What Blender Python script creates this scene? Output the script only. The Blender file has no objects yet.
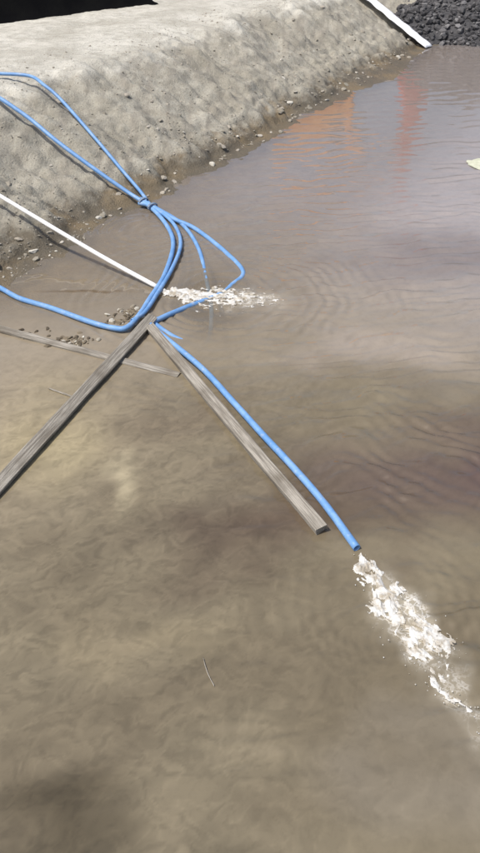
import bpy, math, random
import numpy as np
from mathutils import Vector, noise, Matrix, Quaternion
random.seed(7); rng=np.random.default_rng(7)
C=bpy.context; D=bpy.data
sc=C.scene
sc.view_settings.view_transform='Standard'; sc.view_settings.look='None'; sc.view_settings.exposure=0
def link(o):
    sc.collection.objects.link(o); return o
def smooth(a,b,x):
    t=max(0.,min(1.,(x-a)/(b-a))); return t*t*(3-2*t)
# ---------------------------------------------------------------- camera
cam=D.cameras.new("camera"); co=link(D.objects.new("camera",cam))
cam.sensor_fit='VERTICAL'; cam.sensor_height=24; cam.lens=12/math.tan(math.radians(31))
cam.clip_end=3000; cam.clip_start=.05
co.location=(0,0,4); co.rotation_euler=(math.radians(90-38),0,0)
sc.camera=co
# ---------------------------------------------------------------- light
sd=Vector((-.40,-.24,.885)).normalized()
el=math.asin(sd.z); az=math.atan2(sd.x,sd.y)
w=D.worlds.new("World"); sc.world=w; w.use_nodes=True
nt=w.node_tree; nt.nodes.clear()
sk=nt.nodes.new("ShaderNodeTexSky"); sk.sky_type='NISHITA'; sk.sun_disc=False
sk.sun_elevation=el; sk.sun_rotation=az; sk.air_density=1.0; sk.dust_density=4.0; sk.ozone_density=1.0
bg=nt.nodes.new("ShaderNodeBackground"); bg.inputs[1].default_value=.15
wo=nt.nodes.new("ShaderNodeOutputWorld")
nt.links.new(sk.outputs[0],bg.inputs[0]); nt.links.new(bg.outputs[0],wo.inputs[0])
sl=D.lights.new("sun",'SUN'); sl.energy=4.5; sl.angle=math.radians(.6); sl.color=(1,.97,.92)
so=link(D.objects.new("sun",sl)); so.rotation_euler=sd.to_track_quat('Z','Y').to_euler(); so.location=(-5,5,20)

# ---------------------------------------------------------------- node helper
class NB:
    def __init__(s,name):
        s.m=D.materials.new(name); s.m.use_nodes=True; s.t=s.m.node_tree; s.t.nodes.clear()
        s.out=s.n("ShaderNodeOutputMaterial")
    def n(s,ty,**k):
        x=s.t.nodes.new(ty)
        for a,b in k.items(): setattr(x,a,b)
        return x
    def put(s,sock,v):
        if isinstance(v,bpy.types.NodeSocket): s.t.links.new(v,sock)
        elif isinstance(v,(tuple,list)) and len(v)==3 and sock.type=='RGBA': sock.default_value=(*v,1)
        else: sock.default_value=v
    def pos(s):
        return s.n("ShaderNodeTexCoord").outputs['Object']
    def attr(s,name,out='Color'):
        x=s.n("ShaderNodeAttribute"); x.attribute_name=name; return x.outputs[out]
    def math(s,op,a,b=0.,c=None,clamp=False):
        x=s.n("ShaderNodeMath",operation=op); x.use_clamp=clamp
        s.put(x.inputs[0],a); s.put(x.inputs[1],b)
        if c is not None: s.put(x.inputs[2],c)
        return x.outputs[0]
    def mapping(s,v,loc=(0,0,0),rot=(0,0,0),sca=(1,1,1)):
        x=s.n("ShaderNodeMapping"); s.put(x.inputs[0],v); x.inputs[1].default_value=loc; x.inputs[2].default_value=rot; x.inputs[3].default_value=sca
        return x.outputs[0]
    def noise(s,v,scale=1,detail=3,rough=.5,dist=0,col=False):
        x=s.n("ShaderNodeTexNoise"); s.put(x.inputs['Vector'],v); x.inputs['Scale'].default_value=scale
        x.inputs['Detail'].default_value=detail; x.inputs['Roughness'].default_value=rough; x.inputs['Distortion'].default_value=dist
        return x.outputs[1 if col else 0]
    def rng(s,v,a,b,c=0.,d=1.,sm=True):
        x=s.n("ShaderNodeMapRange"); x.interpolation_type='SMOOTHSTEP' if sm else 'LINEAR'
        s.put(x.inputs[0],v)
        for i,k in enumerate((a,b,c,d)): s.put(x.inputs[1+i],k)
        return x.outputs[0]
    def mix(s,f,a,b,mode='MIX'):
        x=s.n("ShaderNodeMix",data_type='RGBA',blend_type=mode); s.put(x.inputs[0],f); s.put(x.inputs[6],a); s.put(x.inputs[7],b)
        return x.outputs[2]
    def bump(s,h,dist=1.,strength=1.,normal=None):
        x=s.n("ShaderNodeBump"); s.put(x.inputs['Height'],h); x.inputs['Distance'].default_value=dist; x.inputs['Strength'].default_value=strength
        if normal is not None: s.put(x.inputs['Normal'],normal)
        return x.outputs[0]
    def bsdf(s,col,rough=.8,normal=None,spec=.3,metal=0.,**k):
        x=s.n("ShaderNodeBsdfPrincipled"); s.put(x.inputs['Base Color'],col); s.put(x.inputs['Roughness'],rough)
        x.inputs['Specular IOR Level'].default_value=spec; x.inputs['Metallic'].default_value=metal
        if normal is not None: s.put(x.inputs['Normal'],normal)
        for a,b in k.items(): s.put(x.inputs[a.replace('_',' ')],b)
        return x.outputs[0]
    def done(s,sh):
        s.t.links.new(sh,s.out.inputs[0]); return s.m
def simple(name,c1,c2,scale=8,rough=.7,bump=.002,spec=.3,metal=0.,sca=(1,1,1)):
    b=NB(name); p=b.mapping(b.pos(),sca=sca)
    n=b.noise(p,scale,4,.6)
    c=b.mix(b.rng(n,.3,.7),c1,c2)
    n2=b.noise(p,scale*5,3,.6)
    return b.done(b.bsdf(c,rough,b.bump(n2,bump),spec,metal))

# ---------------------------------------------------------------- vectorised noise
_perm=rng.permutation(512); _ang=rng.uniform(0,2*math.pi,512)
def pn(x,y,seed=0):
    xi=np.floor(x).astype(int); yi=np.floor(y).astype(int); xf=x-xi; yf=y-yi
    def g(ix,iy,dx,dy):
        h=_perm[(_perm[(ix+seed*37)&511]+iy)&511]; a=_ang[h]; return np.cos(a)*dx+np.sin(a)*dy
    u=xf**3*(xf*(xf*6-15)+10); v=yf**3*(yf*(yf*6-15)+10)
    a=g(xi,yi,xf,yf); b=g(xi+1,yi,xf-1,yf); c=g(xi,yi+1,xf,yf-1); d=g(xi+1,yi+1,xf-1,yf-1)
    return ((a*(1-u)+b*u)*(1-v)+(c*(1-u)+d*u)*v)*1.5
def fbm(x,y,o=4,gain=.5,seed=0):
    r=0;a=1.;f=1.
    for i in range(o): r=r+a*pn(x*f+i*17.3,y*f-i*9.1,seed+i); a*=gain; f*=2.03
    return r
def ss(a,b,x):
    t=np.clip((x-a)/(b-a),0,1); return t*t*(3-2*t)

# ---------------------------------------------------------------- ground
S2=(.474,.8805); N2=(-.8805,.474); BASE=(-2.96,8.0)
SH=[(0,0),(.5,-.04),(1.11,-.02),(1.7,.15),(2.6,.07),(3.12,-.12),(3.73,-.08),(4.49,.01),(5.14,-.1),(6.17,-.24),(7.4,-.26),(8.77,-.06),(10.48,-.27),(13.48,-.29),(17,-.27)]
SHx=[a for a,b in SH]; SHy=[b for a,b in SH]
def dland(x,y):
    dx=x-BASE[0]; dy=y-BASE[1]; s=dx*S2[0]+dy*S2[1]; n=dx*N2[0]+dy*N2[1]
    o=float(np.interp(s,SHx,SHy)) if s<30 else -.27
    o+=.22*noise.noise(Vector((s*1.1,3.1,0)))+.12*noise.noise(Vector((s*3.6,8.1,0)))
    o-=.35*math.exp(-((s-13.2)/1.6)**2)+.08      # low mud bar near the far end
    dl=n-o
    d=max(dl,y-23.3,x-45,-(y+15))
    return d,s,n,dl
def gz(x,y,fine=True):
    d,s,n,dl=dland(x,y)
    if d<0:
        z=max(-.55,d*.16)
        if d>-6: z+=.03*noise.noise(Vector((x*.9,y*.9,2)))*min(1,-d)
        if d>-.6: z+=.03*noise.noise(Vector((x*6,y*6,5)))*smooth(-.6,-.1,d)
        return z
    cw=2.75+.35*noise.noise(Vector((s*.35,1.7,0)))+.15*noise.noise(Vector((s*1.3,5.7,0)))
    flat_=.45*math.exp(-((s-13.2)/1.8)**2)+.24+.14*noise.noise(Vector((s*1.9,7,0)))
    d2=max(d*.16,d-flat_)
    t=d2/cw
    h=1.28
    z=h*t
    k=.16
    a=max(0,k-abs(z-h))/k
    z=min(z,h)-a*a*k*.25
    m=smooth(0,.15,t)*(1-smooth(.9,1.25,t))
    toe=smooth(0.0,.05,t)*(1-smooth(.2,.5,t))
    if d<12:
        z+=m*.13*noise.noise(Vector((s*1.5,n*.45,0)))
        z+=m*.06*noise.noise(Vector((s*4.2,n*.9,4)))
        z+=m*.05*noise.noise(Vector((s*.8+.5*n,n*4.5,14)))      # slump benches along the bank
        z+=(.3+m)*.055*noise.fractal(Vector((x*1.7,y*1.7,z)),1.0,2.0,3)*smooth(0,.1,t)
        if fine:
            r=noise.fractal(Vector((x*6,y*6,1.3)),.8,2.0,4)
            z+=r*(.008+.018*m+.038*toe)*smooth(0,.06,t)
            v=noise.voronoi(Vector((x*4.2,y*4.2,0)))[0][0]
            z+=toe*.13*max(0,.45-v)*(1 if noise.noise(Vector((x*1.1,y*1.1,9)))>-.05 else .2)
    else:
        z+=.15*noise.noise(Vector((x*.05,y*.05,0)))
    z+=.05*smooth(.02,.12,d2)*(1-smooth(.3,1.2,d2))*(1+noise.noise(Vector((s*1.7,2,2))))
    if d<.5: z+=.012*noise.noise(Vector((x*7,y*7,3)))*smooth(0,.1,d)
    if t>1.1: z+= .02*math.sin((n+.2*math.sin(s*.3))*3.2)*(1-smooth(4,8,n))*smooth(1.1,1.4,t)
    return max(z,-.005+d*.1) if d<.3 else z
def geo(a,b,k,first):
    out=[];x=a;st=first
    while x<b: x+=st; st*=k; out.append(x)
    return out
sT=list(reversed([-v for v in geo(2,420,1.25,.2)]))+list(np.arange(-2,17.6,.05))+list(np.arange(17.7,26,.2))+geo(26,420,1.25,.4)
pT=list(reversed([-v for v in geo(3,420,1.2,.25)]))+list(np.arange(-3,-.5,.12))+list(np.arange(-.5,3.7,.045))+list(np.arange(3.75,9,.12))+geo(9,420,1.22,.3)
def gridfaces(ns,W):
    i,j=np.meshgrid(np.arange(ns-1),np.arange(W-1),indexing='ij')
    a=(i*W+j).ravel(); return np.stack([a,a+W,a+W+1,a+1],1)
def gridmesh(name,sT,pT,fn):
    V=[fn(s,p) for s in sT for p in pT]
    F=gridfaces(len(sT),len(pT))
    me=D.meshes.new(name); me.from_pydata(V,[],F.tolist()); me.polygons.foreach_set('use_smooth',[True]*len(me.polygons)); me.update()
    if me.polygons[len(me.polygons)//2].normal.z<0: me.flip_normals()
    return me
def gfn(s,p):
    x=BASE[0]+s*S2[0]+p*N2[0]; y=BASE[1]+s*S2[1]+p*N2[1]
    return (x,y,gz(x,y))
gm=gridmesh("ground",sT,pT,gfn)
ground=link(D.objects.new("ground",gm))
b=NB("dry_dirt"); p=b.pos()
sep=b.n("ShaderNodeSeparateXYZ"); b.put(sep.inputs[0],p); Z=sep.outputs[2]
big=b.noise(p,.9,3,.6); med=b.noise(p,5,4,.65); fine=b.noise(p,34,4,.75)
st=b.noise(b.mapping(p,rot=(0,0,-1.0768),sca=(5.5,.8,.8)),1.0,3,.6)
c=b.mix(b.rng(big,.35,.65),(.43,.41,.355),(.55,.53,.47))
c=b.mix(b.rng(med,.38,.7,0,.6),c,(.30,.28,.235))
c=b.mix(b.rng(fine,.45,.75,0,.6),c,(.21,.195,.16))
c=b.mix(b.rng(fine,.42,.25,0,.35),c,(.60,.585,.53))
slope=b.rng(b.math('ADD',Z,b.math('MULTIPLY',big,.25)),1.15,1.40)
inv=b.math('SUBTRACT',1.,slope)
c=b.mix(inv,c,b.mix(1.,c,(.70,.685,.65),'MULTIPLY'))
c=b.mix(b.math('MULTIPLY',b.math('MULTIPLY',inv,b.rng(st,.45,.68)),.5),c,(.20,.18,.15))
wn=b.math('ADD',Z,b.math('MULTIPLY',b.math('SUBTRACT',med,.5),.55))
wet=b.rng(wn,.09,.32,1,0)
wetc=b.mix(b.rng(big,.45,.65),(.10,.083,.058),(.155,.115,.064))
c=b.mix(b.math('MULTIPLY',wet,.92),c,wetc)
sub=b.rng(Z,-.06,.0,1,0)
c=b.mix(sub,c,b.mix(b.rng(med,.35,.65),(.34,.285,.19),(.22,.175,.11)))
h=b.math('ADD',b.math('MULTIPLY',med,.04),b.math('MULTIPLY',fine,.024))
ro=b.rng(wet,0,1,.95,.4)
ground.data.materials.append(b.done(b.bsdf(c,ro,b.bump(h,1.),.25)))

# ---------------------------------------------------------------- water (real rippled surface, silt tones and painted sky reflection stored per vertex)
xs=np.array(list(reversed([-v for v in geo(3.6,30,1.5,.05)]))+list(np.arange(-3.6,2.9,.014))+list(np.arange(2.9,8,.025))+geo(8,50,1.2,.05))
ys=[-18,-10,-5,-2,0,.8,1.3]; yy=1.32
while yy<30: ys.append(yy); yy+=max(.014,.0036*yy)
ys=np.array(ys+[30.])
X,Y=np.meshgrid(xs,ys,indexing='ij')
nsh=(X-BASE[0])*N2[0]+(Y-BASE[1])*N2[1]
wx=X+.40*fbm(X*.9,Y*.9,3,.5,1); wy=Y+.32*fbm(X*.9,Y*.9,3,.5,11)
def blob(cx,cy,rx,ry,rot=0,soft=.9,ux=None,uy=None):
    ux=wx if ux is None else ux; uy=wy if uy is None else uy
    dx=ux-cx; dy=uy-cy; a=(dx*math.cos(rot)+dy*math.sin(rot))/rx; b_=(-dx*math.sin(rot)+dy*math.cos(rot))/ry
    return 1-ss(1-soft,1.,np.hypot(a,b_))
col=np.zeros(X.shape+(3,))
def lay(m,c_,k=1.):
    global col
    m=np.clip(m*k,0,1)[...,None]; col=col*(1-m)+np.array(c_)*m
lay(np.ones(X.shape),(.160,.134,.089))
lay(ss(-.6,.6,fbm(X*.7,Y*.9,3,.5,3)),(.128,.105,.069))
lay(ss(-4.6,-.2,nsh+.8*fbm(X*.5,Y*.5,3,.5,5)),(.262,.216,.148))
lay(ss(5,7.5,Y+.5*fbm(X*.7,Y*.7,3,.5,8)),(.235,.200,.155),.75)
lay(ss(6.5,13,Y+X*.8),(.275,.247,.238),.97)  # far water painted pale lilac, standing in for sky reflection
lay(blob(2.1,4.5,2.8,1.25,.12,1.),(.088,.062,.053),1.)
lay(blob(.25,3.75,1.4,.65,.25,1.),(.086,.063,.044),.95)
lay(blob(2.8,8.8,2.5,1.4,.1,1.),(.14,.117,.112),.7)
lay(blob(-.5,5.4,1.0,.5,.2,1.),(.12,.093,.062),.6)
lay(blob(1.4,6.5,1.7,.65,.1,1.),(.28,.24,.20),.7)
lay(blob(-1.75,5.0,.95,1.2,0,1.),(.275,.232,.14),.8)
lay(blob(-.98,4.4,.16,.62,.12,1.,X+.08*fbm(X*2,Y*2,2,.5,81),Y),(.37,.32,.21),.6)
lay(blob(-.75,2.9,1.0,.35,.1,1.),(.20,.165,.105),.6)
lay(blob(1.1,2.0,.7,.5,0,1.),(.18,.157,.123),.6)
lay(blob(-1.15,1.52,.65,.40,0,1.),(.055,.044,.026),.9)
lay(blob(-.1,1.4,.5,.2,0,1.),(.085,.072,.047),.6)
left=ss(1.2,-.6,X)*ss(7,5,Y)
mot=fbm((X*.8+Y*.6)*2.6+.5*fbm(X*2,Y*2,2,.5,61),(-X*.6+Y*.8)*4.5,3,.5,21); col*=(1-.14*ss(-.3,.6,mot)*(.35+.65*left))[...,None]
wA=X+.10*fbm(X*3,Y*3,3,.5,101); wB=Y+.10*fbm(X*3,Y*3,3,.5,105)
mot=1-np.abs(fbm(wA*5,wB*7,3,.5,111))*2.4; col*=(1+.14*np.clip(mot,0,1)**2*ss(2.0,0,X)*ss(7,5,Y))[...,None]
mot=fbm(wA*9,wB*14,4,.6,27); col*=(1-.15*ss(0,.6,mot)*(.25+.75*left))[...,None]
lay(blob(-1.9,7.78,.85,.05,0,.8,X+.02*pn(X*5,Y*5,2),Y+.04*pn(X*4,Y*4,6)),(.12,.075,.03),.85)  # thin dark brown strip blended into the water colour
# foam film masks
sxw=X+.10*fbm(X*3,Y*3,3,.6,31); syw=Y+.10*fbm(X*3,Y*3,3,.6,35)
fmk=np.maximum.reduce([blob(-.03,7.58,.85,.40,-.05,.95,sxw,syw),.95*blob(1.14,2.96,.27,.66,.33,.95,sxw,syw),.5*blob(1.38,2.35,.16,.5,.1,.9,sxw,syw)])
lay(fmk,(.42,.385,.31),.6)
# waves: wind-wave groups of nearly parallel crests
H=np.zeros(X.shape)
ux=X+.12*fbm(X*1.3,Y*1.3,2,.5,41); uy=Y+.12*fbm(X*1.3,Y*1.3,2,.5,45)
R2=np.random.default_rng(3)
right=ss(-.9,1.3,X+.10*Y-.55+.8*fbm(X*.6,Y*.6,3,.5,51)); calm=.08+.92*right
gust=.6+.5*ss(-.5,.5,fbm(X*.8,Y*1.4,3,.5,55))
far=ss(8.5,14,Y-.35*X)
for i in range(30):
    lam=.075*(1.062**i); th=-math.pi/2+.30+R2.normal(0,.16)
    slope_=.030*R2.uniform(.6,1.3)*(1 if lam<.22 else .7)
    amp=slope_*lam/6.28; ph=R2.uniform(0,6.28); k=2*math.pi/lam
    e=pn(X/lam*.10+i*3,Y/lam*.10,60+i)
    H+=amp*np.sin(k*(ux*math.cos(th)+uy*math.sin(th))+ph)*np.clip(.55+1.1*e,0,2)*(1-ss(55*lam,95*lam,Y))
H*=calm*gust*(4.3*(1-far)+1.15*far)
def ring(cx,cy,lam,amp,r0,r1,wob=.5):
    r=np.hypot(ux*wob+X*(1-wob)-cx,uy*wob+Y*(1-wob)-cy)
    return amp*np.sin(2*math.pi*r/lam)*ss(0,r0,r)*(1-ss(r0,r1,r))*np.clip(.6+1.2*pn(X*1.5+cx,Y*1.5,90),0,2)
H+=ring(-.15,7.62,.15,.0065,.25,3.0,.7)+ring(-.15,7.62,.09,.0030,.2,1.8,.9)
H+=ring(1.0,3.2,.11,.0028,.15,1.5,.8)+ring(1.15,2.8,.08,.0016,.15,1.1,.9)
H+=ring(-1.25,9.6,.13,.0045,.1,1.9,.7)
pt=blob(2.0,4.6,2.1,1.5,.1,1.)
H+=pt*.0105*np.sin(2*math.pi/.15*(ux*.62+uy*.78)+1.5*pn(X*1.5,Y*1.5,72))*np.clip(.7+1.2*pn(X*2,Y*2,71),0,2)
H+=.0040*fbm(X*1.6,Y*1.6,3,.5,75)*(1-.6*far)
H+=fmk*.012*fbm(X*9,Y*9,4,.6,78)
opac=1-(ss(-4.3,-2.3,nsh)*.34+ss(-1.5,0,nsh)*.2)*ss(6.3,7.8,Y)-.28*blob(-.35,7.4,.6,1.3,0,.8,X,Y)
P3=np.stack([X,Y,H],-1).reshape(-1,3)
me=D.meshes.new("water"); me.from_pydata(P3.tolist(),[],gridfaces(len(xs),len(ys)).tolist())
me.polygons.foreach_set('use_smooth',[True]*len(me.polygons)); me.update()
if me.polygons[1000].normal.z<0: me.flip_normals()
at=me.attributes.new('silt_sky_tint','FLOAT_COLOR','POINT'); at.data.foreach_set('color',np.concatenate([np.clip(col,0,1),np.ones(X.shape+(1,))],-1).astype(np.float32).ravel())
at=me.attributes.new('foam_film','FLOAT','POINT'); at.data.foreach_set('value',fmk.astype(np.float32).ravel())
at=me.attributes.new('turbidity','FLOAT','POINT'); at.data.foreach_set('value',opac.astype(np.float32).ravel())
water=link(D.objects.new("water",me))
b=NB("muddy_water"); p=b.pos()
c=b.attr('silt_sky_tint'); fm=b.attr('foam_film','Fac'); op=b.attr('turbidity','Fac')
ln=b.noise(p,16,5,.7,.6)
rd=b.math('ABSOLUTE',b.math('SUBTRACT',b.noise(p,11,3,.6),.5))
lm=b.math('MAXIMUM',b.rng(ln,.54,.64),b.math('MULTIPLY',b.rng(rd,.0,.05,1,0),.7))
foam_=b.math('MULTIPLY',b.rng(fm,.15,.9),lm,clamp=True)
c=b.mix(b.rng(ln,.45,.75,0,.22),c,b.mix(1.,c,(.62,.60,.58),'MULTIPLY'))
c=b.mix(b.math('MULTIPLY',foam_,.85),c,(.66,.64,.60))
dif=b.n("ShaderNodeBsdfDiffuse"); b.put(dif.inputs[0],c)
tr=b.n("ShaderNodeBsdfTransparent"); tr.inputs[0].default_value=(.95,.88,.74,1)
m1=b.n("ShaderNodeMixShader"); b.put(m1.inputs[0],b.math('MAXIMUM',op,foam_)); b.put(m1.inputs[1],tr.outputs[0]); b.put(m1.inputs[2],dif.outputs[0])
gl=b.n("ShaderNodeBsdfGlossy"); gl.inputs['Roughness'].default_value=.04
fr=b.n("ShaderNodeFresnel"); fr.inputs[0].default_value=1.5
m2=b.n("ShaderNodeMixShader"); b.put(m2.inputs[0],fr.outputs[0]); b.put(m2.inputs[1],m1.outputs[0]); b.put(m2.inputs[2],gl.outputs[0])
water.data.materials.append(b.done(m2.outputs[0]))

# ---------------------------------------------------------------- generic mesh helpers
import bmesh
def ico(sub):
    bm=bmesh.new(); bmesh.ops.create_icosphere(bm,subdivisions=sub,radius=1)
    v=np.array([q.co[:] for q in bm.verts]); f=np.array([[q.index for q in g.verts] for g in bm.faces]); bm.free(); return v,f
I1=ico(1); I2=ico(2)
def rockvars(base,n,amp):
    out=[]
    for k in range(n):
        v=base[0].copy()
        for _ in range(7):
            d=rng.normal(size=3); d/=np.linalg.norm(d); lim=rng.uniform(.45,.85)
            q=v@d; v-=np.outer(np.maximum(q-lim,0),d)
        v*=1+rng.uniform(-amp,amp,(len(v),1))
        out.append(v)
    return out
def scatter(name,items,base,variants,mat,parent=None,flat=True):
    V=[];F=[];o=0
    for (x,y,z,s,sc3) in items:
        v=variants[rng.integers(len(variants))]*np.array(sc3)*s
        e=rng.uniform(0,6.283,3); R=np.array(Matrix.Rotation(e[0],3,'Z')@Matrix.Rotation(e[1]*.12,3,'X'))
        V.append(v@R.T+np.array([x,y,z])); F.append(base[1]+o); o+=len(v)
    V=np.concatenate(V); F=np.concatenate(F)
    me=D.meshes.new(name); me.from_pydata(V.tolist(),[],F.tolist()); me.update()
    if not flat: me.polygons.foreach_set('use_smooth',[True]*len(me.polygons))
    me.materials.append(mat); ob=link(D.objects.new(name,me))
    if parent: ob.parent=parent
    return ob
def isl(name,c1,c2,c3,rough=.9):
    b=NB(name); g=b.n("ShaderNodeNewGeometry").outputs['Random Per Island']
    c=b.mix(b.rng(g,0,.6,sm=False),c1,c2); c=b.mix(b.rng(g,.75,1.,sm=False),c,c3)
    n=b.noise(b.pos(),40,3,.6); c=b.mix(b.rng(n,.4,.7,0,.5),c,b.mix(1.,c,(.6,.6,.58),'MULTIPLY'))
    return b.done(b.bsdf(c,rough,b.bump(n,.006),.2))
rockmat=isl("dry_stone",(.20,.185,.15),(.31,.28,.235),(.46,.44,.39))
v1=rockvars(I1,10,.08); v2=rockvars(I2,10,.03)
def sp2(s,n): return BASE[0]+s*S2[0]+n*N2[0],BASE[1]+s*S2[1]+n*N2[1]
items=[]
for _ in range(7500):
    s=rng.uniform(-1.5,18); n=abs(rng.normal(0,1.3)) if rng.random()<.5 else rng.uniform(0,4)
    x,y=sp2(s,n-.12)
    if noise.noise(Vector((x*.9,y*.9,3)))<rng.uniform(-.5,.3): continue
    if y>22.8: continue
    sz=.006+.012*rng.random()+(.022*rng.random() if rng.random()<.10 else 0)
    items.append((x,y,gz(x,y)+sz*.1,sz,(1.2,.9,.6)))
scatter("gravel",items,I1,v1,rockmat)
items=[]
for _ in range(170):
    s=rng.uniform(-1,17.5); n=abs(rng.normal(.1,.3)) if rng.random()<.6 else rng.uniform(0,2.6)
    x,y=sp2(s,n-.02+float(np.interp(s,SHx,SHy)))
    sz=.025+.05*rng.random()**2.5
    items.append((x,y,gz(x,y)+sz*.05,sz,(1.2,.95,.55)))
scatter("rocks",items,I2,v2,rockmat)

# ---------------------------------------------------------------- rubble pile
dark=isl("dark_rubble",(.045,.044,.046),(.09,.087,.089),(.19,.185,.185),.75)
rub=link(D.objects.new("rubble_pile",None))
def rz(x,y):
    e=min((x-3.9)*.7+(y-24.0)*.35, y-23.2, 16-x, 34-y)
    e+=.35*noise.noise(Vector((x*.8,y*.8,0)))
    if e<0: return max(-.3,gz(x,y,False)-.3) 
    return min(2.6,e*.62)+.12*noise.fractal(Vector((x*1.5,y*1.5,0)),1,2,3)-.02
rm=gridmesh("core",list(np.arange(3,16.5,.12)),list(np.arange(22.6,34,.12)),lambda a,c_:(a,c_,rz(a,c_)))
core=link(D.objects.new("core",rm)); core.parent=rub
core.data.materials.append(simple("rubble_core",(.03,.03,.032),(.07,.068,.07),3,.9,.03))
items=[]
for _ in range(6500):
    x=rng.uniform(3.6,15); y=23.0+abs(rng.normal(0,3))
    z=rz(x,y)
    if z<-.02 or y>33.5: continue
    if min((x-3.9)*.7+(y-24.0)*.35,y-23.2)<-.1: continue
    sz=.035+.10*rng.random()**2.6
    items.append((x,y,z+sz*.25,sz,(1.1,.9,.75)))
scatter("stones",items,I1,v1,dark,rub)

# ---------------------------------------------------------------- white liner strip down the bank
def ribbon(name,pts,width,mat,n=60,th=.02,wr=.02,seed=0):
    P=[Vector(q) for q in pts]; V=[];F=[]
    L=[0]
    for a,c_ in zip(P,P[1:]): L.append(L[-1]+(c_-a).length)
    for i in range(n+1):
        t=L[-1]*i/n
        k=max(j for j in range(len(L)-1) if L[j]<=t+1e-9); q=P[k].lerp(P[k+1],(t-L[k])/(L[k+1]-L[k]))
        d=(P[k+1]-P[k]); d.z=0; d.normalize(); sd_=Vector((d.y,-d.x,0))
        for j in range(9):
            u=j/8-.5
            pt=q+sd_*u*width*(1+.1*noise.noise(Vector((t*1.5,seed,0))))
            g=gz(pt.x,pt.y,False)
            z=max(g,q.z)+th+wr*noise.noise(Vector((t*4,u*4,seed)))
            V.append((pt.x,pt.y,z))
    for i in range(n):
        for j in range(8):
            a=i*9+j; F.append((a,a+1,a+10,a+9))
    me=D.meshes.new(name); me.from_pydata(V,[],F); me.polygons.foreach_set('use_smooth',[True]*len(me.polygons))
    me.materials.append(mat); ob=link(D.objects.new(name,me))
    so_=ob.modifiers.new("s",'SOLIDIFY'); so_.thickness=.02
    return ob
whitem=simple("white_geotextile",(.66,.67,.69),(.80,.80,.81),2,.8,.01)
ribbon("white_plastic_liner",[(.9,26.4,1.34),(2.6,25.2,1.33),(3.75,24.2,1.1),(5.45,22.85,.02)],.42,whitem,seed=1,wr=.03)
# ---------------------------------------------------------------- near-black wrinkled mound behind the bank top
def bfn(a,c_):
    e=min(c_+.10*noise.noise(Vector((a*1.2,0,0))),-a+.35+.25*noise.noise(Vector((c_,4,0))),a+14,12-c_)
    x=-2.21+.717*a-.697*c_; y=21.31+.697*a+.717*c_
    g=gz(x,y,False)
    z=g-.08+1.7*smooth(-.1,1.6,e)+(.05*noise.noise(Vector((a*2.5,c_*.7,0))) if e>.1 else 0)
    return (x,y,z)
bt=link(D.objects.new("black_tarpaulin",gridmesh("black_tarpaulin",list(np.arange(-14.6,.8,.1)),list(np.arange(-.3,12.6,.15)),bfn)))
bt.data.materials.append(simple("near_black",(.003,.003,.0035),(.005,.005,.005),2,.95,.01,spec=.05))

# ---------------------------------------------------------------- hoses
def catmull(P,n=10):
    P=[Vector(q) for q in P]; Q=[P[0]*2-P[1]]+P+[P[-1]*2-P[-2]]; out=[]
    for i in range(1,len(Q)-2):
        for k in range(n):
            t=k/n; a,b_,c_,d=Q[i-1],Q[i],Q[i+1],Q[i+2]
            out.append(.5*((2*b_)+(-a+c_)*t+(2*a-5*b_+4*c_-d)*t*t+(-a+3*b_-3*c_+d)*t**3))
    out.append(P[-1]); return out
def tube(name,path,r,mat,parent=None,flat=1.,seed=0,nseg=14):
    V=[];F=[];m=len(path)
    for i,q in enumerate(path):
        d=(path[min(i+1,m-1)]-path[max(i-1,0)]).normalized()
        side=d.cross(Vector((0,0,1))).normalized(); up=side.cross(d).normalized()
        rr=r*(1+.06*noise.noise(Vector((i*.4,seed,0))))
        fl=flat*(1+.14*noise.noise(Vector((i*.17,seed+4,0))))
        for k in range(nseg):
            a=2*math.pi*k/nseg
            V.append(q+side*math.cos(a)*rr*(1+(1-fl)*.5)+up*math.sin(a)*rr*fl)
    for i in range(m-1):
        for k in range(nseg):
            F.append((i*nseg+k,i*nseg+(k+1)%nseg,(i+1)*nseg+(k+1)%nseg,(i+1)*nseg+k))
    me=D.meshes.new(name); me.from_pydata([tuple(v) for v in V],[],F); me.polygons.foreach_set('use_smooth',[True]*len(me.polygons))
    me.materials.append(mat); me.update(); ob=link(D.objects.new(name,me))
    s_=ob.modifiers.new("wall",'SOLIDIFY'); s_.thickness=.005; s_.offset=-1
    if parent: ob.parent=parent
    return ob
b=NB("blue_layflat_hose"); p=b.pos()
n=b.noise(p,6,3,.6); c=b.mix(b.rng(n,.35,.7),(.10,.23,.46),(.165,.305,.54))
dirt=b.rng(b.noise(p,15,4,.7),.52,.72,0,.5); c=b.mix(dirt,c,(.34,.37,.40))
blue=b.done(b.bsdf(c,.5,b.bump(b.noise(p,60,2),.002),.4))
R=.0255
def lift(path,r=R,it=12):
    out=[Vector((q.x,q.y,max(q.z,max(gz(q.x,q.y,False),0)+r*.9))) for q in path]
    for _ in range(it):
        out=[out[0]]+[Vector((out[i].x,out[i].y,max(out[i].z-.002,(out[i-1].z+out[i].z*2+out[i+1].z)/4))) for i in range(1,len(out)-1)]+[out[-1]]
    return [Vector((q.x,q.y,max(q.z,gz(q.x,q.y)+r*.4))) if gz(q.x,q.y)>0 else q for q in out]
A=[(-6.6,13.4,1.36),(-5.4,13.1,1.36),(-4.34,12.97,1.36),(-3.99,12.9,1.36),(-3.48,12.83,1.34),(-3.17,12.49,1.27),(-2.92,12.32,1.12),(-2.56,11.95,.87),(-2.21,11.57,.62),(-1.87,11.18,.38),(-1.53,10.79,.14),(-1.36,10.5,.05)]
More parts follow.
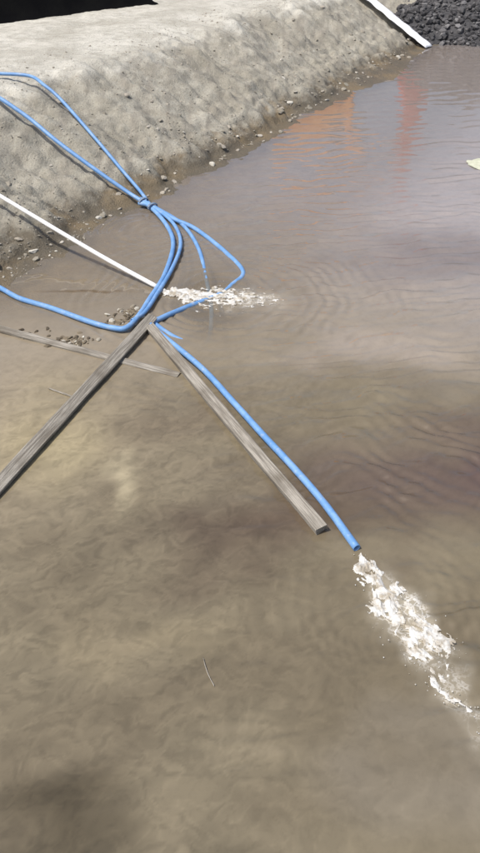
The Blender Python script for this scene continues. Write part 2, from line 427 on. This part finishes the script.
Ex=[(-.86,9.84,.03),(-.57,9.05,.01),(-.42,8.14,-.03),(-.33,7.3,-.045),(-.38,6.62,-.045),(-.70,6.72,-.02),(-1.0,7.02,.02)]
tube("blue_hose",lift(catmull(A))[:-1]+catmull([(-1.36,10.5,.05)]+Ex),R*.85,blue,seed=1)
B=[(-6.4,13.2,1.36),(-5.0,12.5,1.35),(-4.06,12.0,1.36),(-3.68,11.66,1.28),(-3.21,11.43,1.03),(-2.81,11.17,.8),(-2.43,10.98,.58),(-2.04,10.79,.37),(-1.67,10.64,.16),(-1.35,10.38,.06)]
Cc=[(-1.05,9.73,.045),(-.9,9.05,.04),(-.94,8.14,.04),(-1.06,7.49,.05),(-1.14,7.10,.05),(-1.25,6.82,.05),(-1.42,6.84,.04),(-1.68,6.97,.04),(-2.19,7.31,.03),(-2.6,7.54,.03),(-2.9,7.79,.04),(-3.2,7.92,.13),(-3.9,8.3,.5),(-5.0,9.6,1.2),(-6.2,11,1.36)]
tube("blue_hose",lift(catmull(B+Cc)),R,blue,seed=2)
Bb=[(-1.52,10.50,.07),(-1.30,10.36,.07),(-.95,9.9,.06),(-.62,9.6,.03),(-.2,8.9,.005),(.04,8.32,-.010),(-.1,7.98,-.020),(-.24,7.74,-.020),(-.64,7.36,.0),(-.88,7.08,.03),(-.99,6.93,.04),(-.93,6.78,.05)]
Mn=[(-.80,6.58,.065),(-.385,6.0,.06),(-.07,5.43,.06),(.205,4.92,.06),(.45,4.48,.06),(.67,4.06,.05),(.87,3.61,.03)]
tube("blue_hose",catmull(Bb+Mn),R,blue,seed=3)
Dd=[(-1.50,10.6,.10),(-1.2,10.2,.07),(-.93,9.7,.05),(-.80,9.05,.045),(-.86,8.3,.045),(-.99,7.6,.045),(-1.08,7.2,.045),(-1.2,6.95,.06)]
tube("blue_hose",lift(catmull(Dd)),R*.8,blue,seed=4)
wp_m=simple("white_pvc",(.66,.66,.65),(.78,.78,.78),5,.4,.001,.5)
Wp=[(-5.2,10.6,1.35),(-4.3,10.0,1.05),(-3.42,9.46,.66),(-3.23,9.38,.60),(-2.44,8.85,.37),(-1.68,8.32,.17),(-1.01,7.84,.03)]
tube("white_pipe",catmull(Wp),.022,wp_m,seed=6)
ropem=simple("cord",(.10,.16,.26),(.2,.25,.32),20,.8,.002)
lash=link(D.objects.new("cord_lashing",None))
for (cx,cy,cz,dx,dy) in [(-1.45,10.52,.09,.6,-.8),(-1.30,10.33,.08,.6,-.8)]:
    d=Vector((dx,dy,0)).normalized(); sd_=Vector((d.y,-d.x,0))
    for off in (-.012,0,.012):
        pts=[]
        for k in range(21):
            a=2*math.pi*k/20; pts.append(Vector((cx,cy,cz))+d*off+sd_*math.cos(a)*.075+Vector((0,0,1))*math.sin(a)*.045)
        tube("loop",pts,.006,ropem,lash,nseg=6)

# ---------------------------------------------------------------- planks
b=NB("weathered_wood"); p=b.pos()
g=b.noise(b.mapping(p,sca=(1,26,26)),3,4,.65,.3); g2=b.noise(p,2,3,.6)
c=b.mix(b.rng(g,.35,.65),(.15,.135,.112),(.32,.295,.255)); c=b.mix(b.rng(g2,.42,.7,0,.7),c,(.11,.092,.07))
wood=b.done(b.bsdf(c,.85,b.bump(g,.008),.2))
def plank(name,a,c_,w,th,roll=0.,n=40,mat=wood,seed=0):
    a=Vector(a); c_=Vector(c_); L=(c_-a).length
    V=[];F=[];bv=.005
    prof=[(-w/2,-th/2+bv),(-w/2+bv,-th/2),(w/2-bv,-th/2),(w/2,-th/2+bv),(w/2,th/2-bv),(w/2-bv,th/2),(-w/2+bv,th/2),(-w/2,th/2-bv)]
    if w<.03: prof=[(y*.9,z*.9) for y,z in [(w/2*math.cos(q*math.pi/4),th/2*math.sin(q*math.pi/4)) for q in range(8)]]
    for i in range(n+1):
        t=i/n
        for k,(y,z) in enumerate(prof):
            e=.012*noise.noise(Vector((k*3.1,seed,7))) if i in(0,n) else 0
            wob=.006 if w>.03 else .001
            V.append((t*L+e*3,y+wob*noise.noise(Vector((t*9,k,seed)))+.01*math.sin(t*3+seed),z+wob*.7*noise.noise(Vector((t*7,k+9,seed)))))
    for i in range(n):
        for k in range(8): F.append((i*8+k,i*8+(k+1)%8,(i+1)*8+(k+1)%8,(i+1)*8+k))
    F.append(tuple(range(8))); F.append(tuple(n*8+k for k in reversed(range(8))))
    me=D.meshes.new(name); me.from_pydata(V,[],F); me.update()
    bm=bmesh.new(); bm.from_mesh(me); bmesh.ops.recalc_face_normals(bm,faces=bm.faces); bm.to_mesh(me); bm.free()
    me.materials.append(mat); ob=link(D.objects.new(name,me))
    ob.location=a; d=c_-a
    q=d.to_track_quat('X','Z'); ob.rotation_mode='QUATERNION'
    ob.rotation_quaternion=q@Quaternion((1,0,0),roll)
    return ob
plank("wooden_plank",(-2.35,3.20,.03),(-.99,7.03,.06),.115,.06,math.radians(22),seed=1)
plank("wooden_plank",(-1.0,6.84,.045),(.63,3.79,.045),.10,.075,math.radians(14),seed=2)
plank("wooden_plank",(-3.3,7.13,.035),(-.62,5.96,-.002),.085,.035,math.radians(8),seed=3)
plank("wooden_stick",(-1.86,5.72,.010),(-1.60,5.55,.010),.02,.018,seed=5,n=8)
plank("twig",(-.24,2.68,.008),(-.16,2.50,.008),.006,.006,seed=9,n=8)

# ---------------------------------------------------------------- foam
b=NB("white_foam"); p=b.pos()
n=b.noise(p,11,4,.65); c=b.mix(b.rng(n,.36,.58),(.48,.43,.35),(.80,.795,.77))
dfm=b.n("ShaderNodeBsdfDiffuse"); b.put(dfm.inputs[0],c)
tfm=b.n("ShaderNodeBsdfTranslucent"); b.put(tfm.inputs[0],c)
mm=b.n("ShaderNodeMixShader"); mm.inputs[0].default_value=.4; b.put(mm.inputs[1],dfm.outputs[0]); b.put(mm.inputs[2],tfm.outputs[0])
foamm=b.done(mm.outputs[0])
def foam(name,path,widths,thr,seed,h=.05,step=.008,frq=13,ndrop=200):
    P=np.array([(q[0],q[1]) for q in path])
    ad=P[-1]-P[0]; ad=ad/np.hypot(*ad)
    x0=P[:,0].min()-.4; x1=P[:,0].max()+.4; y0=P[:,1].min()-.4; y1=P[:,1].max()+.4
    gx_=np.arange(x0,x1,step); gy_=np.arange(y0,y1,step); X,Y=np.meshgrid(gx_,gy_,indexing='ij')
    qx=X+.09*fbm(X*6,Y*6,3,.5,seed); qy=Y+.09*fbm(X*6,Y*6,3,.5,seed+9)
    al=X*ad[0]+Y*ad[1]+.03*fbm(X*8,Y*8,2,.5,seed+60); ac=-X*ad[1]+Y*ad[0]+.04*fbm(X*7,Y*7,2,.5,seed+70)   # along / across the jet
    best=np.full(X.shape,-9.); tt=np.zeros(X.shape)
    for k in range(len(P)-1):
        d=P[k+1]-P[k]; t=np.clip(((qx-P[k,0])*d[0]+(qy-P[k,1])*d[1])/(d@d),0,1)
        ds=np.hypot(qx-P[k,0]-d[0]*t,qy-P[k,1]-d[1]*t); wd=widths[k]*(1-t)+widths[k+1]*t; m=1-ds/wd
        u=m>best; best=np.where(u,m,best); tt=np.where(u,(k+t)/(len(P)-1),tt)
    nz=fbm(al*frq*.55,ac*frq*1.5,4,.5,seed+20); rid=1-np.abs(fbm(al*frq*.6,ac*frq*1.1,3,.5,seed+40))*2.8
    val=best-(thr+tt**1.6*.55)+.55*nz+.42*rid*(.3+.7*tt)
    val=np.where(best<-.15,-1,val)
    Zf=.004+np.clip(val*1.1,0,1)*h*(1-.55*tt)*(.45+.9*np.abs(fbm(al*8,ac*16,3,.5,seed+50)))
    keep=val>0; idx=-np.ones(X.shape,int); idx[keep]=np.arange(keep.sum())
    V=np.stack([X[keep],Y[keep],Zf[keep]],1)
    q=np.stack([idx[:-1,:-1],idx[1:,:-1],idx[1:,1:],idx[:-1,1:]],-1).reshape(-1,4); q=q[(q>=0).all(1)]
    me=D.meshes.new(name); me.from_pydata(V.tolist(),[],q.tolist()); me.polygons.foreach_set('use_smooth',[True]*len(me.polygons)); me.materials.append(foamm)
    ob=link(D.objects.new(name,me))
    items=[]
    for _ in range(ndrop):
        t=rng.uniform(0,len(P)-1.001); k=int(t); qq=P[k]+(P[k+1]-P[k])*(t-k); wd=widths[k]
        x=qq[0]+rng.normal(0,wd*.6); y=qq[1]+rng.normal(0,wd*.6); s=.0015+.004*rng.random()**2
        items.append((x,y,.002+abs(rng.normal(0,.02)),s,(1,1,.8)))
    scatter("droplets",items,I1,[I1[0]],foamm,ob,flat=False)
    return ob
foam("discharge_foam",[(-1.0,7.82),(-.72,7.68),(-.38,7.63),(-.05,7.62),(.30,7.55)],[.07,.20,.36,.40,.30],.34,1,.055,ndrop=110)
foam("discharge_foam",[(.88,3.57),(.97,3.30),(1.06,3.08),(1.15,2.88),(1.22,2.72),(1.30,2.56)],[.05,.10,.17,.21,.17,.11],.34,4,.045,.005)
foam("discharge_foam",[(1.22,2.95),(1.33,2.82),(1.38,2.74)],[.07,.07,.05],.40,8,.02,.005,ndrop=40)
foam("discharge_foam",[(1.22,2.50),(1.36,2.38),(1.42,2.2)],[.07,.06,.06],.62,12,.015,.005,ndrop=40)
# ---------------------------------------------------------------- debris
clod=isl("mud_clods",(.08,.064,.045),(.17,.14,.10),(.5,.48,.42))
items=[]
for (cx,cy,sx_,k) in [(-1.26,7.22,.10,70),(-1.78,6.60,.11,70),(-1.36,7.05,.08,20),(-2.2,6.75,.16,14)]:
    for _ in range(k):
        s=.008+.026*rng.random(); items.append((cx+rng.normal(0,sx_),cy+rng.normal(0,sx_*.6),.006,s,(1.4,.9,.5)))
scatter("mud_clods",items,I2,v2,clod)
V=[(4.2,12.5,.012)];F=[]
for k in range(40):
    a=2*math.pi*k/40; r=1+.35*noise.noise(Vector((math.cos(a)*1.6,math.sin(a)*1.6,3)))+.12*noise.noise(Vector((math.cos(a)*6,math.sin(a)*6,3)))
    V.append((4.2+math.cos(a)*r*.26,12.5+math.sin(a)*r*.30,.010)); F.append((0,1+k,1+(k+1)%40))
me=D.meshes.new("floating_scum"); me.from_pydata(V,[],F); me.materials.append(simple("scum",(.36,.37,.27),(.50,.50,.40),9,.9,.004))
link(D.objects.new("floating_scum",me))

# ---------------------------------------------------------------- excavator (standing on the far bank)
orange=simple("orange_paint",(.92,.36,.02),(.88,.30,.015),3,.4,.001,.5)
redp=simple("red_paint",(.55,.07,.02),(.42,.045,.015),3,.5,.001,.4)
steel=simple("dark_steel",(.04,.04,.04),(.08,.075,.07),4,.6,.004,.4)
glass=simple("tinted_glass",(.02,.03,.03),(.03,.04,.04),2,.08,.0,.6)
ex=link(D.objects.new("excavator",None))
def prism(name,poly,w,loc,mat,bev=.04):
    bm=bmesh.new(); vs=[bm.verts.new((a,-w/2,c_)) for a,c_ in poly]; f=bm.faces.new(vs)
    r=bmesh.ops.extrude_face_region(bm,geom=[f]); bmesh.ops.translate(bm,verts=[v for v in r['geom'] if isinstance(v,bmesh.types.BMVert)],vec=(0,w,0))
    bmesh.ops.recalc_face_normals(bm,faces=bm.faces)
    me=D.meshes.new(name); bm.to_mesh(me); bm.free(); me.materials.append(mat)
    o=link(D.objects.new(name,me)); o.location=loc; o.parent=ex
    m=o.modifiers.new("b",'BEVEL'); m.width=bev; m.segments=2
    return o
gx,gy,g0=2.8,30.,1.3
tr_=[(-1.9,.35),(-1.6,0),(1.6,0),(1.9,.35),(1.9,.55),(1.6,.85),(-1.6,.85),(-1.9,.55)]
for sgn in(-1,1): prism("track",tr_,.5,(gx,gy+sgn*1.1,g0),steel)
prism("undercarriage",[(-.7,.3),(.7,.3),(.7,1.0),(-.7,1.0)],1.6,(gx,gy,g0),steel)
prism("house",[(-1.5,1.0),(1.2,1.0),(1.2,2.2),(.2,3.1),(-1.2,3.1),(-1.5,2.6)],2.4,(gx-.1,gy,g0),orange,bev=.1)
prism("cab_frame",[(0,1.0),(1.45,1.0),(1.6,1.8),(1.2,3.15),(.1,3.15)],.95,(gx,gy-.7,g0),orange,bev=.06)
prism("cab_window",[(.28,2.25),(1.30,2.25),(1.08,2.95),(.3,2.95)],.99,(gx,gy-.7,g0),glass,bev=.02)
prism("boom",[(.7,1.5),(1.1,1.4),(2.7,4.2),(4.3,4.85),(4.35,5.15),(2.4,4.75)],.4,(gx-.2,gy+.2,g0),orange,bev=.05)
prism("stick",[(3.65,5.5),(4.25,5.6),(4.6,2.0),(4.05,1.9)],.4,(gx-.2,gy+.2,g0),redp,bev=.04)
prism("bucket",[(3.7,.6),(4.6,.5),(4.75,1.9),(4.35,2.3),(3.95,2.0),(3.55,1.1)],1.0,(gx-.2,gy+.2,g0),redp,bev=.05)
prism("boom_cylinder",[(1.3,1.6),(1.42,1.5),(2.75,3.9),(2.6,4.0)],.12,(gx-.2,gy-.1,g0),steel,bev=.02)
